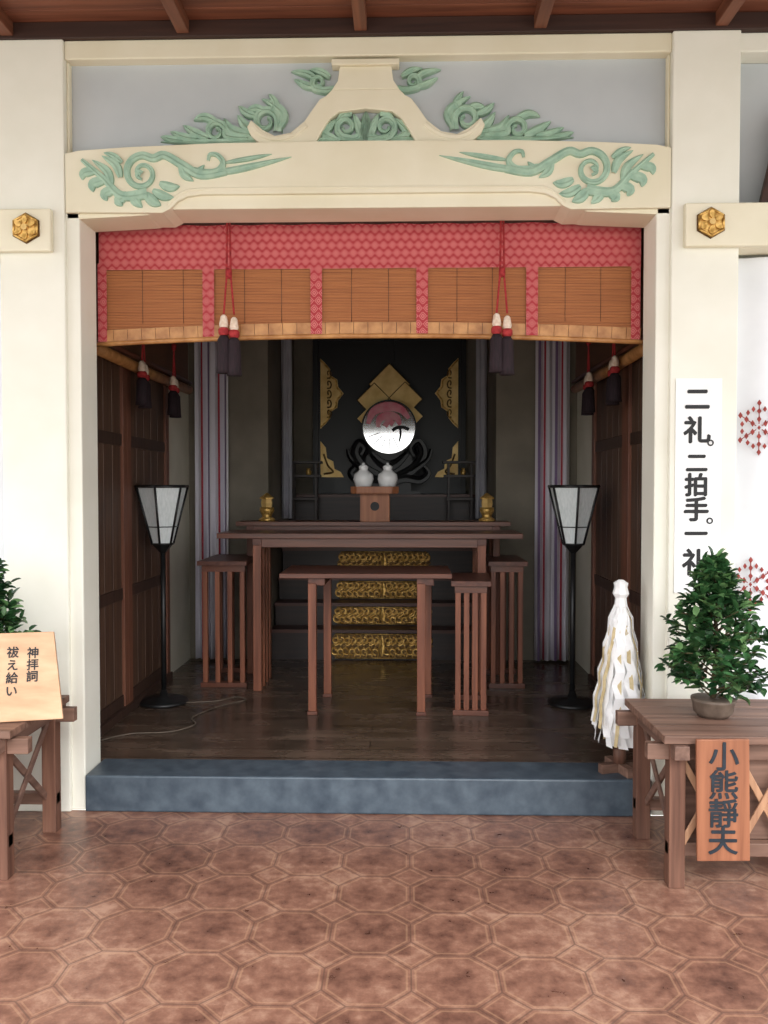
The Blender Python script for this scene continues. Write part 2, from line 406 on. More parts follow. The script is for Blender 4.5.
b=MB('frog_leg_strut')
kp=[(0,119),(34,119),(40,113),(46,110),(52,102),(62,88),(76,77),(92,74),(104,80),(116,90),(120,83),(116,74),(108,67),(50,67),(44,78),(36,90),(27,97),(0,100)]
R_=[cv(u,v) for u,v in kp]
L_=[(-x,z) for x,z in R_]
b.prism((R_+L_[::-1][1:-1])[::-1],.005,.048,'cream2')
b.prism([cv(-34,119),cv(34,119),cv(28,128),cv(26,142),cv(-26,142),cv(-28,128)],.005,.048,'cream2')
b.prism([cv(-34,142),cv(34,142),cv(34,148),cv(-34,148)],-.01,.048,'cream2')
both(b,[(60,84),(74,74),(92,71),(106,76),(114,84)],lambda u:U*5,0.005,.006,'cream2')
b.make(.004)
b=MB('transom_scroll_carving')
L=lambda p,w: both(b,p,leafw(w),.048,.030,'mint')
S=lambda p,w: both(b,p,taper(w),.048,.032,'mint')
S([(2,71),(14,72),(24,74)]+spiral(20,84,10,3,-60,1.2),7)
L([(0,70),(0,84),(0,100)],12)
L([(4,72),(8,86),(13,98)],7); L([(30,72),(42,78),(36,86),(28,93)],8); L([(14,96),(22,97),(31,88)],6); L([(40,70),(52,70)],6)
L([(26,70),(36,71),(50,72)],7); L([(6,76),(12,72),(24,70)],7)
L([(112,72),(150,70),(210,72)],6); L([(112,72),(120,78),(130,70)],8)
L([(88,84),(84,97),(92,106),(106,114)],9)
S([(90,80)]+spiral(102,91,13,4,190,-1.2),8)
L([(108,78),(122,86),(131,98)],9)
L([(118,78),(136,82),(145,95)],9)
S([(120,74),(134,75)]+spiral(153,81,11,3,200,-1.3),7)
L([(152,91),(164,96),(176,93)],7)
L([(160,74),(174,80),(187,88)],8)
L([(172,74),(186,76),(200,82)],7)
L([(186,72),(199,74),(210,77)],6)
L([(102,101),(112,104),(122,101)],7); L([(96,99),(92,109),(99,119)],7); L([(112,96),(122,100),(130,107)],7)
S([(32,122),(42,121)]+spiral(48,129,7,2,-60,1.2),6)
L([(50,132),(60,138),(76,141)],6); L([(52,124),(62,127),(73,133)],6); L([(36,134),(46,140),(58,142)],6)
b.make()

for sx in(-1.53,1.53):
    b=MB('gold_nail_cover'); z=2.675; y=-.060
    for r,k,yy in((.07,'golddark',.006),(.058,'gold',.012)):
        b.prism([(sx+r*math.cos(pi/6+i*pi/3),z+r*math.sin(pi/6+i*pi/3)) for i in range(6)][::-1],y-yy,y,k)
    for i in range(6):
        a=pi/6+i*pi/3
        pp=[(sx+.036*math.cos(a)+(.018*math.cos(t)*math.cos(a)-.012*math.sin(t)*math.sin(a)),z+.036*math.sin(a)+(.018*math.cos(t)*math.sin(a)+.012*math.sin(t)*math.cos(a))) for t in[j*pi/4 for j in range(8)]]
        b.prism(pp[::-1],y-.02,y-.01,'gold')
        b.tube([(sx+.06*math.cos(a),y-.012,z+.06*math.sin(a)),(sx+.06*math.cos(a+pi/3),y-.012,z+.06*math.sin(a+pi/3))],.006,'gold')
    b.prism([(sx+.014*math.cos(i*pi/4),z+.014*math.sin(i*pi/4)) for i in range(8)][::-1],y-.028,y-.01,'goldflat')
    b.make()

# ------------------------------------------------------------ blinds
def sheet(b,xa,xb,za,zb,yf,k,n=40,axis='X',zoff=lambda t:0,m=6):
    v=[];uv=[];f=[]
    for j in range(m+1):
        for i in range(n+1):
            t=i/n; x=xa+(xb-xa)*t; z=za+(zb-za)*j/m+zoff(x)*(1-j/m)
            y=yf(x,z); v.append((x,y,z) if axis=='X' else (y,x,z)); uv.append((x,z))
    for j in range(m):
        for i in range(n): f.append((j*(n+1)+i,j*(n+1)+i+1,(j+1)*(n+1)+i+1,(j+1)*(n+1)+i))
    b.add(v,f,k,uv,True)
zo=lambda x:-.035*(x/1.3)**2
b=MB('bamboo_blind'); b.X=Matrix.Translation((0,0,.035))
sheet(b,-1.31,1.31,2.27,2.56,lambda x,z:.245,'blind',zoff=zo)
sheet(b,-1.31,1.31,2.53,2.75,lambda x,z:.237+.003*math.sin(x*30),'brocade',n=120)
for x in(-.775,-.25,.262,.79,1.285,-1.295):
    w=.028 if abs(x)<1.2 else .022
    sheet(b,x-w,x+w,2.215,2.56,lambda x,z:.234,'brocade',n=2,zoff=zo)
for i in range(38):
    xa=-1.31+i*2.62/38; xb=xa+2.62/38
    b.beam((xa+.001,.245,2.238+zo(xa)),(xb-.001,.245,2.238+zo(xb)),.02,.066,'bamboo')
b.tube([(x,.232,2.204+zo(x)) for x in[-1.32+i*2.64/20 for i in range(21)]],.012,'bamboo')
for xx in(-1.1,-.9,-.6,-.42,-.08,.1,.43,.6,.95,1.12):
    b.tube([(xx,.244,2.27),(xx,.244,2.55)],.001,'doordark',4)
b.tube([(-1.32,.24,2.76),(1.32,.24,2.76)],.02,'doordark')
bl=b.make()

def tassel(b,x,y,zt,L=.27,s=1):
    b.lathe(x,y,[(.006,zt),(.016*s,zt-.01),(.022*s,zt-.05),(.016*s,zt-.07)],'whitecord',10)
    b.lathe(x,y,[(.016*s,zt-.06),(.026*s,zt-.07),(.026*s,zt-.09),(.018*s,zt-.10)],'redcord',10)
    b.lathe(x,y,[(.018*s,zt-.10),(.03*s,zt-.12),(.034*s,zt-L+.03),(.036*s,zt-L)],'tassel',12)
def tassel_pair(name,x,y,ztop,zt,dx=.05,ax='X',L=.28,s=1,cord=True):
    b=MB(name)
    for k in(-1,1):
        px=x+(k*dx/2 if ax=='X' else 0); py=y+(k*dx/2 if ax=='Y' else 0)
        b.tube([(x+(k*.006 if ax=='X' else 0),y,ztop),(x+(k*.010 if ax=='X' else 0),y,zt+.18),(px,py,zt)],.005,'redcord',6)
        tassel(b,px,py,zt-(.012 if k>0 else 0),L,s)
    b.lathe(x,y,[(.004,zt+.22),(.016,zt+.21),(.016,zt+.18),(.004,zt+.17)],'redcord',10)
    return b.make()
tassel_pair('blind_tassel',-.665,.185,2.77,2.335)
tassel_pair('blind_tassel',.64,.185,2.77,2.335)
for sg,nm in((-1,'l'),(1,'r')):
    b=MB('side_blind'); xx=sg*1.43
    sheet(b,.30,2.35,2.24,2.98,lambda x,z:xx,'blinddark',axis='Y',n=10)
    b.tube([(xx,.30,2.235),(xx,1.3,2.225),(xx,2.36,2.235)],.032,'bamboo',12)
    b.tube([(xx-sg*.014,.30,2.285),(xx-sg*.014,2.36,2.285)],.014,'redwoodY')
    b.make()
for sg in(-1,1):
    for yy in((1.07,1.72) if sg<0 else (.95,1.6)):
        tassel_pair('blind_tassel',sg*1.36,yy,2.5,2.25,.05,'Y',.26,1.1)

for sg in(-1,1):
    nm='door_1' if sg<0 else 'door_2'
    b=MB(nm); X0=sg*(RW-.003)
    def bx(y0,y1,z0,z1,th,k): b.box(*sorted((X0,X0-sg*th)),y0,y1,z0,z1,k)
    bx(.25,1.95,FZ,FZ+.05,.05,'doordark'); bx(.25,1.95,2.95,2.99,.05,'doordark')
    for a,c in((.25,1.08),(1.08,1.95)):
        bx(a,a+.07,FZ+.05,2.95,.035,'doorred'); bx(c-.07,c,FZ+.05,2.95,.035,'doorred')
        for z in(FZ+.05,.85,1.75,2.83): bx(a+.07,c-.07,z,z+.07,.026,'doordark')
        n=5; w=(c-a-.14)/n
        for i in range(n): bx(a+.07+i*w+.002,a+.07+(i+1)*w-.002,FZ+.12,2.83,.018,'doorZ')
    b.make(.003)
for sg in(-1,1):
    b=MB('striped_curtain'); b.drape(sg*1.43,sg*1.17,2.54,FZ+.02,2.9,4,.028,'stripe',ph=sg); b.make(solid=.003)
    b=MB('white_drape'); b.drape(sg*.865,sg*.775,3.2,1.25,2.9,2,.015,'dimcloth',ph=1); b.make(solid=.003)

# ------------------------------------------------------------ altar stairs
b=MB('altar_stairs')
zs=[FZ,.405,.586,.77,1.0,1.2]; ys=[2.63,2.83,3.03,3.23,3.43]
for i,y in enumerate(ys):
    b.box(-.86,.86,y,ys[i+1] if i<4 else 3.63,FZ,zs[i+1]-.025,'altar'); b.box(-.865,.865,y-.02,(ys[i+1] if i<4 else 3.63),zs[i+1]-.025,zs[i+1],'altarred')
b.box(-.86,.86,3.63,4.1,FZ,1.425,'altar'); b.box(-.865,.865,3.61,4.1,1.425,1.45,'altarred')
for i,y in enumerate(ys):
    z0,z1=zs[i]+.010,zs[i+1]-.030; zc=(z0+z1)/2; h=(z1-z0)/2; W=.40
    pl=[(-W+.04,zc-h),(W-.04,zc-h),(W-.01,zc-h*.6),(W-.03,zc-h*.35),(W,zc),(W-.03,zc+h*.35),(W-.01,zc+h*.6),(W-.04,zc+h),(-W+.04,zc+h),(-W+.01,zc+h*.6),(-W+.03,zc+h*.35),(-W,zc),(-W+.03,zc-h*.35),(-W+.01,zc-h*.6)]
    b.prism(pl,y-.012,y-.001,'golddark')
    m=8
    for j in range(-m,m+1):
        cx=j*W*.90/m; s_=1 if j>0 else -1
        if j==0:
            b.ribbon([(0,zc-h*.8),(0,zc),(0,zc+h*.85)],lambda u:.05*math.sin(pi*max(.1,min(.9,u))),y-.012,.014,'gold',5); continue
        fl=1 if j%2 else -1; R=.036
        for q2 in(-1,1):
            pts=[(cx+R*(1-.7*t)*math.cos(fl*s_*(-1.6+6.5*t)+(pi if q2<0 else 0)),zc+q2*h*.42+R*.9*(1-.7*t)*math.sin(fl*s_*(-1.6+6.5*t)+(pi if q2<0 else 0))) for t in[q/9 for q in range(10)]]
            b.ribbon(pts,lambda u:.017*(1-.4*u),y-.012,.013,'gold',2)
            b.ribbon([(cx-.01,zc+q2*h*.1),(cx+.02,zc+q2*h*.45),(cx+.012,zc+q2*h*.88)],lambda u:.02*(1-.6*u),y-.012,.010,'gold',3)
    for zz in(z0+.004,z1-.004): b.tube([(-W+.04,y-.014,zz),(W-.04,y-.014,zz)],.005,'gold',6)
b.make()

# ------------------------------------------------------------ tables
def table(name,x0,x1,y0,y1,zt,legx,legy,lw=.05,ld=.05,apron=.05,rail=True,th=.03,z0=FZ):
    b=MB(name)
    b.box(x0,x1,y0,y1,zt-th,zt,'redwoodX')
    for x in legx:
        b.beam((x,min(legy)-ld*.5,zt-th-.025),(x,max(legy)+ld*.5,zt-th-.025),lw*1.1,.05,'redwoodY')
        for y in legy: b.box(x-lw/2,x+lw/2,y-ld/2,y+ld/2,z0,zt-th-.04,'redwoodZ')
    if apron:
        for y in(min(legy),max(legy)): b.box(min(legx)-.02,max(legx)+.02,y-.012,y+.012,zt-th-apron,zt-th,'redwoodX')
    return b.make(.003)
def table2():
    b=MB('offering_table'); x0,x1,y0,y1,zt=-.555,.455,1.02,1.55,1.005
    b.box(x0,x1,y0,y1,zt-.028,zt,'redwoodX')
    for sx,xf,xb in((-1,-.365,-.315),(1,.275,.325)):
        b.beam(((xf+xb)/2,y0+.03,zt-.05),((xf+xb)/2,y1-.03,zt-.05),.10,.045,'redwoodY')
        for x,y in((xf,1.06),(xb,1.48)):
            b.box(x-.024,x+.024,y-.022,y+.022,FZ+.02,zt-.06,'redwoodZ'); b.box(x-.03,x+.03,y-.03,y+.03,FZ,FZ+.02,'redwoodY')
    return b.make(.003)
table2()
table('altar_table',-1.05,.945,1.585,2.03,1.21,(-.79,.68),(1.63,1.76,1.88,1.99),.055,.05,.06,False,.035)
table('altar_table',-1.03,.93,2.10,2.42,1.265,(-.93,.83),(2.14,2.38),.05,.05,.05,False)
def slat_stand(name,x0,x1,y0,y1,zt,tilt=0):
    b=MB(name); n=4
    b.X=Matrix.Translation(((x0+x1)/2,(y0+y1)/2,FZ))@Matrix.Rotation(tilt,4,'Z')
    w=(x1-x0)/2; d=(y1-y0)/2; H=zt-FZ
    b.box(-w,w,-d,d,H-.03,H,'redwoodY')
    for ys_ in(-1,1):
        yy=ys_*(d-.07)
        b.box(-w+.02,w-.02,yy-.022,yy+.022,H-.075,H-.03,'redwoodX'); b.box(-w+.01,w-.01,yy-.03,yy+.03,0,.03,'redwoodX')
        for i in range(n):
            x=-w+.04+i*(2*w-.08)/(n-1); b.box(x-.016,x+.016,yy-.02,yy+.02,.03,H-.075,'redwoodZ')
    return b.make(.002)
slat_stand('eight_legged_offering_stand',-1.20,-.87,1.66,2.25,1.02)
slat_stand('eight_legged_offering_stand',.465,.695,1.0,1.5,.965,math.radians(-4))
slat_stand('eight_legged_offering_stand',.73,.99,1.68,2.25,1.02)

b=MB('sanbo_offering_stand'); cx,cy,z=-.035,2.2,1.2655
b.box(cx-.105,cx+.105,cy-.095,cy+.095,z,z+.2,'hinoki')
o8=lambda r,c:[(cx-r+c,cy-r),(cx+r-c,cy-r),(cx+r,cy-r+c),(cx+r,cy+r-c),(cx+r-c,cy+r),(cx-r+c,cy+r),(cx-r,cy+r-c),(cx-r,cy-r+c)]
def slab(b,poly,z0,z1,k):
    n=len(poly); b.add([(x,y,z0) for x,y in poly]+[(x,y,z1) for x,y in poly],[tuple(range(n))[::-1],tuple(range(n,2*n))]+[(i,(i+1)%n,n+(i+1)%n,n+i) for i in range(n)],k)
slab(b,o8(.165,.04),z+.2,z+.212,'hinoki')
P8=o8(.165,.04)
for i in range(8):
    p,q=P8[i],P8[(i+1)%8]; b.beam((p[0],p[1],z+.228),(q[0],q[1],z+.228),.01,.045,'hinoki')
b.add([(cx-.0+.032*math.cos(t),cy-.0965,z+.11+.032*math.sin(t)) for t in[i*pi/10 for i in range(20)]],[tuple(range(20))],'ink')  # flat dark disc painted for the shade inside the round hole
sb=b.make(.002)
for dx in(-.085,.090):
    b=MB('sake_jar'); zz=z+.2135
    b.lathe(cx+dx,cy-.0,[(.036,zz),(.042,zz+.006),(.060,zz+.045),(.074,zz+.09),(.068,zz+.125),(.040,zz+.148),(.030,zz+.158),(.036,zz+.172),(.034,zz+.176),(.038,zz+.179),(.026,zz+.190),(.010,zz+.196),(.011,zz+.206),(.002,zz+.211)],'white',24); b.make()
for x in(-.83,.775):
    b=MB('gold_candle_stand'); y=2.25; z=1.2655
    b.lathe(x,y,[(.06,z),(.06,z+.014),(.034,z+.03),(.04,z+.05),(.054,z+.075),(.05,z+.1)],'gold',16)
    b.lathe(x,y,[(.04,z+.1),(.046,z+.13),(.04,z+.16)],'goldflat',6,False)
    b.lathe(x,y,[(.056,z+.16),(.056,z+.17),(.02,z+.195),(.006,z+.205)],'gold',6,False)
    b.make()

# ------------------------------------------------------------ sanctuary doors
b=MB('sanctuary_doors')
x0,x1=-.69,.75; y=4.1
b.box(x0,x1,y-.03,y,1.455,2.98,'black')
for a,c in((x0,x0+.05),(x1-.05,x1),(-.02,.08)): b.box(a,c,y-.06,y-.03,1.455,2.98,'black')
for z0,z1 in((1.455,1.52),(2.9,2.98)): b.box(x0,x1,y-.055,y-.03,z0,z1,'black')
def orn(cx,cz,sg,H,W,k1='gold'):
    pts=[(0,H),(.2*W,.88*H),(.42*W,.70*H),(.40*W,.54*H),(.72*W,.40*H),(.76*W,.2*H),(W,0),(.76*W,-.2*H),(.72*W,-.40*H),(.40*W,-.54*H),(.42*W,-.70*H),(.2*W,-.88*H),(0,-H)]
    pl=[(cx+sg*p,cz+q) for p,q in pts]
    if sg>0: pl=pl[::-1]
    b.prism(pl,y-.04,y-.03,'goldflat')
    b.ribbon([(cx+sg*p*.9,cz+q*.95) for p,q in pts],lambda u:.016,y-.04,.010,k1,4)
    for q in(-.62,-.3,0,.3,.62):
        b.ribbon([(cx+sg*(.35*W+.035*(1-t)*math.cos(-2+6.5*t)),cz+q*H*.9+.045*(1-.7*t)*math.sin(-2+6.5*t)) for t in[j/7 for j in range(8)]],lambda u:.014,y-.04,.010,'golddark',3)
orn(-.62,2.40,1,.33,.22); orn(.68,2.40,-1,.33,.22)
def tri(cx,cz,sg):
    pl=[(cx,cz),(cx+sg*.22,cz),(cx+sg*.19,cz+.05),(cx+sg*.13,cz+.08),(cx+sg*.12,cz+.15),(cx+sg*.06,cz+.18),(cx+sg*.05,cz+.28),(cx,cz+.34)]
    if sg<0: pl=pl[::-1]
    b.prism(pl,y-.045,y-.03,'goldflat')
    b.ribbon([(cx+sg*.03,cz+.03),(cx+sg*.12,cz+.05),(cx+sg*.07,cz+.11),(cx+sg*.03,cz+.22)],lambda u:.018,y-.045,.01,'golddark',4)
tri(-.62,1.61,1); tri(.68,1.61,-1)
b.make()

mx_,my_,mz_=.035,3.72,2.055
b=MB('sacred_mirror')
def disc(b,cx,cz,r,y,k,n=48): b.prism([(cx+r*math.cos(2*pi*i/n),cz+r*math.sin(2*pi*i/n)) for i in range(n)][::-1],y-.006,y+.006,k)
disc(b,mx_,mz_,.250,my_+.01,'black'); disc(b,mx_,mz_,.236,my_-.004,'mirrorwhite')
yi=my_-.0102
def painted_reflection(pts,w,k,d=.0012): b.ribbon([(mx_+p,mz_+q) for p,q in pts],w,yi,d,k,6)  # reflected shapes painted onto the mirror disc as thin ribbons
painted_reflection([(-.19,.03),(-.14,.14),(-.02,.185),(.10,.165),(.18,.08)],lambda u:.085*math.sin(pi*(.12+.76*u)),'pink')
painted_reflection([(-.10,.0),(-.08,.08),(.0,.105),(.07,.085),(.10,.02)],lambda u:.075*math.sin(pi*(.12+.76*u)),'pink')
painted_reflection([(-.04,.01),(.0,.05),(.04,.03)],lambda u:.05,'pink')
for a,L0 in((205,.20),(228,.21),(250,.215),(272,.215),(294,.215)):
    A=math.radians(a); painted_reflection([(.09*math.cos(A),.09*math.sin(A)-.01),(L0*math.cos(A),L0*math.sin(A))],lambda u:.006,'mirrorgrey')
painted_reflection([(.03,-.03),(.07,-.005),(.13,.0),(.18,-.02)],lambda u:.03,'ink'); painted_reflection([(.10,-.01),(.105,-.07),(.09,-.13)],lambda u:.022*(1-.4*u),'ink')
for sg in(-1,1):
    C=lambda pts,w: b.ribbon([(mx_+sg*p,q) for p,q in pts],w,my_+.0,.03,'black',5)
    C([(0,1.56),(.12,1.62),(.24,1.70),(.31,1.82),(.27,1.92),(.21,1.87),(.24,1.80)],lambda u:.11*(1-.5*u))
    C([(.05,1.58),(.16,1.60),(.28,1.58),(.35,1.64),(.31,1.70)],lambda u:.10*(1-.5*u))
    C([(.0,1.70),(.08,1.74),(.16,1.82)],lambda u:.11*(1-.5*u))
    C([(.20,1.66),(.34,1.76),(.38,1.86)],lambda u:.07*(1-.6*u))
b.prism([(mx_-.16,1.47),(mx_+.16,1.47),(mx_+.24,1.62),(mx_+.20,1.80),(mx_+.09,1.86),(mx_-.09,1.86),(mx_-.20,1.80),(mx_-.24,1.62)],my_-.0,my_+.03,'black')
b.box(mx_-.28,mx_+.28,my_-.09,my_+.09,1.452,1.48,'black'); b.box(mx_-.2,mx_+.2,my_-.06,my_+.06,1.48,1.53,'black')
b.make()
b=MB('golden_gohei'); yy=3.93; gx=mx_-.0
def dia(cx,cz,h,y): b.prism([(cx,cz+h),(cx-h*.98,cz),(cx,cz-h),(cx+h*.98,cz)],y-.004,y,'goldflat')
dia(gx,2.47,.19,yy); dia(gx-.14,2.32,.16,yy-.012); dia(gx+.145,2.33,.16,yy-.012); dia(gx-.19,2.15,.11,yy-.026); dia(gx+.20,2.17,.11,yy-.030)
for cx_,cz_,h_,y_ in((gx,2.47,.19,yy-.005),(gx-.14,2.32,.16,yy-.017),(gx+.145,2.33,.16,yy-.017)):
    for p,q in(((cx_-h_,cz_),(cx_,cz_-h_)),((cx_,cz_-h_),(cx_+h_,cz_)),((cx_-h_,cz_),(cx_,cz_+h_)),((cx_,cz_+h_),(cx_+h_,cz_))):
        b.tube([(p[0],y_,p[1]),(q[0],y_,q[1])],.004,'golddark',5)
b.box(gx-.012,gx+.012,yy+.002,yy+.02,1.5,2.66,'goldflat')
b.lathe(gx,yy+.01,[(.07,1.451),(.07,1.48),(.03,1.51),(.02,1.56)],'black',16)
b.make()

for x in(-.70,.66):
    b=MB('lacquer_tiered_stand'); y=3.50; z=1.201
    for zz,w in((.20,.12),(.40,.14),(.52,.15)):
        b.box(x-w,x+w,y-.06,y+.06,z+zz,z+zz+.022,'altar')
    for sx in(-1,1):
        for sy in(-1,1): b.box(x+sx*.10-.01,x+sx*.10+.01,y+sy*.045-.01,y+sy*.045+.01,z,z+.52,'altar')
    b.lathe(x+.03,y,[(.02,z+.422),(.026,z+.45),(.012,z+.47),(.02,z+.48)],'gold',10)
    b.make(.002)

# ------------------------------------------------------------ floor lamps
for x,yb in((-1.32,1.30),(1.215,1.33)):
    b=MB('paper_floor_lamp')
    b.lathe(x,yb,[(.15,FZ),(.15,FZ+.015),(.13,FZ+.025),(.03,FZ+.04),(.018,FZ+.08)],'blackm',28)
    b.tube([(x,yb,FZ+.04),(x,yb,1.13)],.016,'blackm',10)
    b.lathe(x,yb,[(.013,1.10),(.05,1.14),(.066,1.16)],'blackm',6,False)
    b.lathe(x,yb,[(.062,1.16),(.15,1.51)],'lamppaper',6,False)
    P0=[(x+.066*math.cos(pi/6+i*pi/3),yb+.066*math.sin(pi/6+i*pi/3),1.16) for i in range(6)]
    P1=[(x+.158*math.cos(pi/6+i*pi/3),yb+.158*math.sin(pi/6+i*pi/3),1.515) for i in range(6)]
    for i in range(6):
        b.tube([P0[i],P1[i]],.007,'blackm',6); b.tube([P0[i],P0[(i+1)%6]],.007,'blackm',6); b.tube([P1[i],P1[(i+1)%6]],.010,'blackm',6)
        q0=Vector(P0[i]).lerp(Vector(P1[i]),.3); q1=Vector(P0[(i+1)%6]).lerp(Vector(P1[(i+1)%6]),.3)
        b.tube([q0,q1],.0035,'blackm',6)
    b.make()
b=MB('power_cable')
b.tube(catmull([(-1.2,1.27,FZ+.006),(-1.0,1.32,FZ+.006),(-.9,1.42,FZ+.006),(-.82,1.35,FZ+.006),(-.95,1.2,FZ+.006),(-1.05,.95,FZ+.006),(-1.0,.8,FZ+.006),(-1.1,.66,FZ+.006),(-1.3,.62,FZ+.006),(-1.42,.5,FZ+.006)],6),.004,'cable',6)
b.make()

# ------------------------------------------------------------ paper banner with calligraphy
b=MB('calligraphy_banner'); b.box(1.395,1.60,-.031,-.0265,1.03,1.995,'paper'); bn=b.make()
FR=(pi/2,0,0)
for ch,z,s in(('二',1.895,.115),('礼',1.755,.125),('二',1.61,.10),('拍',1.51,.108),('手',1.40,.115),('一',1.29,.105),('礼',1.16,.125)):
    text(ch,s,(1.49,-.0325,z),FR,'ink',bn,bold=.0036)
for z in(1.705,1.355): text('。',.09,(1.578,-.0325,z+.02),FR,'ink',bn,bold=.001)

for sg in(-1,1):
    b=MB('crest_curtain'); b.drape(sg*1.69,sg*3.2,.08,.05,2.56,7,.018,'whitecloth',nx=160,ph=.5)
    for cx,cz in (((1.80,1.78),(1.77,1.06),(2.3,1.6),(2.6,1.0)) if sg>0 else ((-2.3,1.6),(-2.6,1.0))):
        def d_(px,pz,h=.0125): b.prism([(px,pz+h*1.2),(px-h*.8,pz),(px,pz-h*1.2),(px+h*.8,pz)],.050,.053,'motifred')
        d_(cx,cz,.009)
        for k in range(6):
            a=pi/6+k*pi/3
            for r in(.034,.066,.098): d_(cx+r*math.cos(a),cz+r*1.15*math.sin(a))
            for q in(-1,1): d_(cx+.078*math.cos(a+q*.34),cz+.078*1.15*math.sin(a+q*.34),.011)
            b.beam((cx+.015*math.cos(a),.052,cz+.017*math.sin(a)),(cx+.10*math.cos(a),.052,cz+.115*math.sin(a)),.004,.002,'motifred',(0,1,0))
    b.make()

# ------------------------------------------------------------ paper streamer wand on the step
b=MB('paper_streamer_wand'); wx,wy=1.19,.10
for a in(0,pi/2):
    dx,dy=.10*math.cos(a+.3),.10*math.sin(a+.3)
    b.beam((wx-dx,wy-dy,FZ+.022),(wx+dx,wy+dy,FZ+.022),.035,.04,'plankX')
b.lathe(wx,wy,[(.03,FZ+.04),(.03,FZ+.1),(.018,FZ+.12)],'plankZ',10)
b.tube([(wx,wy,FZ+.1),(wx,wy,1.0)],.011,'hinoki',8)
b.lathe(wx,wy,[(.016,.93),(.03,.95),(.026,.99),(.038,1.01),(.03,1.04),(.034,1.06),(.012,1.075)],'paper',8,False)
for i in range(46):
    a=2*pi*i/46*5+random.uniform(-.2,.2); rr=random.uniform(.7,1.0); k='hemp' if i%5==0 else 'paper'
    w0=.009 if k=='hemp' else .022; zb=random.uniform(.29,.44); zt=random.uniform(.91,.96)
    if k=='hemp': rr=1.06
    v=[];f=[];n=9; tw=random.uniform(-.6,.6)
    for j in range(n+1):
        t=j/n; z=zt+(zb-zt)*t; r=(.024+.098*min(1,t*1.1)**.7*rr)+.010*((j%2)-.5)
        aa=a+.15*math.sin(t*3+i)+(.16 if j%2 else 0)*(k=='paper')
        c=Vector((wx+r*math.cos(aa),wy+r*math.sin(aa)*.8,z)); tn=Vector((-math.sin(aa+tw*t),math.cos(aa+tw*t),0))
        v+= [c-tn*w0,c+tn*w0]
    for j in range(n): f.append((2*j,2*j+1,2*j+3,2*j+2))
    b.add(v,f,k)
b.make(solid=.0015)

# ------------------------------------------------------------ porch tables
def porch_table(name,xa,xb,sg):
    b=MB(name); y0,y1=-.70,-.20; zt=.585; x0,x1=min(xa,xb),max(xa,xb)
    for i in range(4):
        yy=y0-.03+i*(y1-y0+.06)/4; b.box(x0-.03,x1+.03,yy+.001,yy+(y1-y0+.06)/4-.001,zt-.03,zt,'plankX')
    for x in(xa+sg*.03,xb-sg*.03,(xa+xb)/2):
        for y in(y0+.03,y1-.03): b.box(x-.03,x+.03,y-.03,y+.03,0,zt-.03,'plankZ')
        b.box(x-.028,x+.028,y0-.05,y1+.07,zt-.085,zt-.032,'plankY')
    for y in(y0+.03,y1-.03):
        b.box(x0-.08 if sg>0 else x0,x1 if sg>0 else x1+.08,y-.02,y+.02,zt-.10,zt-.04,'plankX'); b.box(x0,x1,y-.02,y+.02,.12,.17,'plankX')
    yF=y0+.006; nC=5; cw=(x1-x0-.06)/nC
    for i in range(nC):
        a=x0+.03+i*cw; c=a+cw
        b.beam((a+.02,yF,.17),(c-.02,yF,zt-.10),.026,.009,'lath',(0,1,0)); b.beam((a+.02,yF+.010,zt-.10),(c-.02,yF+.010,.17),.026,.009,'lath',(0,1,0))
        if i: b.box(a-.013,a+.013,yF-.005,yF+.02,.17,zt-.10,'lath')
    xE=xa+sg*.03
    b.beam((xE,y0+.06,.16),(xE,y1-.06,zt-.09),.03,.012,'plankY',(1,0,0)); b.beam((xE+sg*.012,y0+.06,zt-.09),(xE+sg*.012,y1-.06,.16),.03,.012,'plankY',(1,0,0))
    b.box(x0+.06,x1-.06,y0+.05,y0+.06,.17,zt-.09,'plankX')
    return b.make(.003)
porch_table('weathered_side_table',1.17,2.3,1)
porch_table('weathered_side_table',-1.34,-2.45,-1)

b=MB('name_board'); b.X=Matrix.Translation((1.345,-.752,.36))@Matrix.Rotation(math.radians(-1.0),4,'Y')
b.box(-.096,.096,-.012,.001,-.225,.225,'board'); nb=b.make(.003)
for ch,z in(('小',.515),('熊',.410),('靜',.305),('夫',.205)):
    text(ch,.112,(1.345,-.7655,z),FR,'inkblue',nb,bold=.0018)

b=MB('prayer_text_board'); T=Matrix.Translation((-1.505,-.66,.591))@Matrix.Rotation(math.radians(14),4,'Z')@Matrix.Rotation(math.radians(-14),4,'X')
b.X=T
pl=[(-.42,0),(.345,.0),(.300,.345),(-.42,.345)]
b.prism(pl,0,.022,'signwood')
pb=b.make(.003)
def tcol(s,lx,z0,size,step):
    for i,ch in enumerate(s):
        p=T@Vector((lx,-.0015,z0-i*step)); text(ch,size,p,(T.to_3x3()@Matrix.Rotation(pi/2,3,'X')).to_euler(),'ink',pb,ext=.0006,bold=.0010)
tcol('神拝詞',.225,.26,.046,.046); tcol('祓え給い',.150,.265,.046,.050); tcol('清め給え',.078,.225,.046,.048)

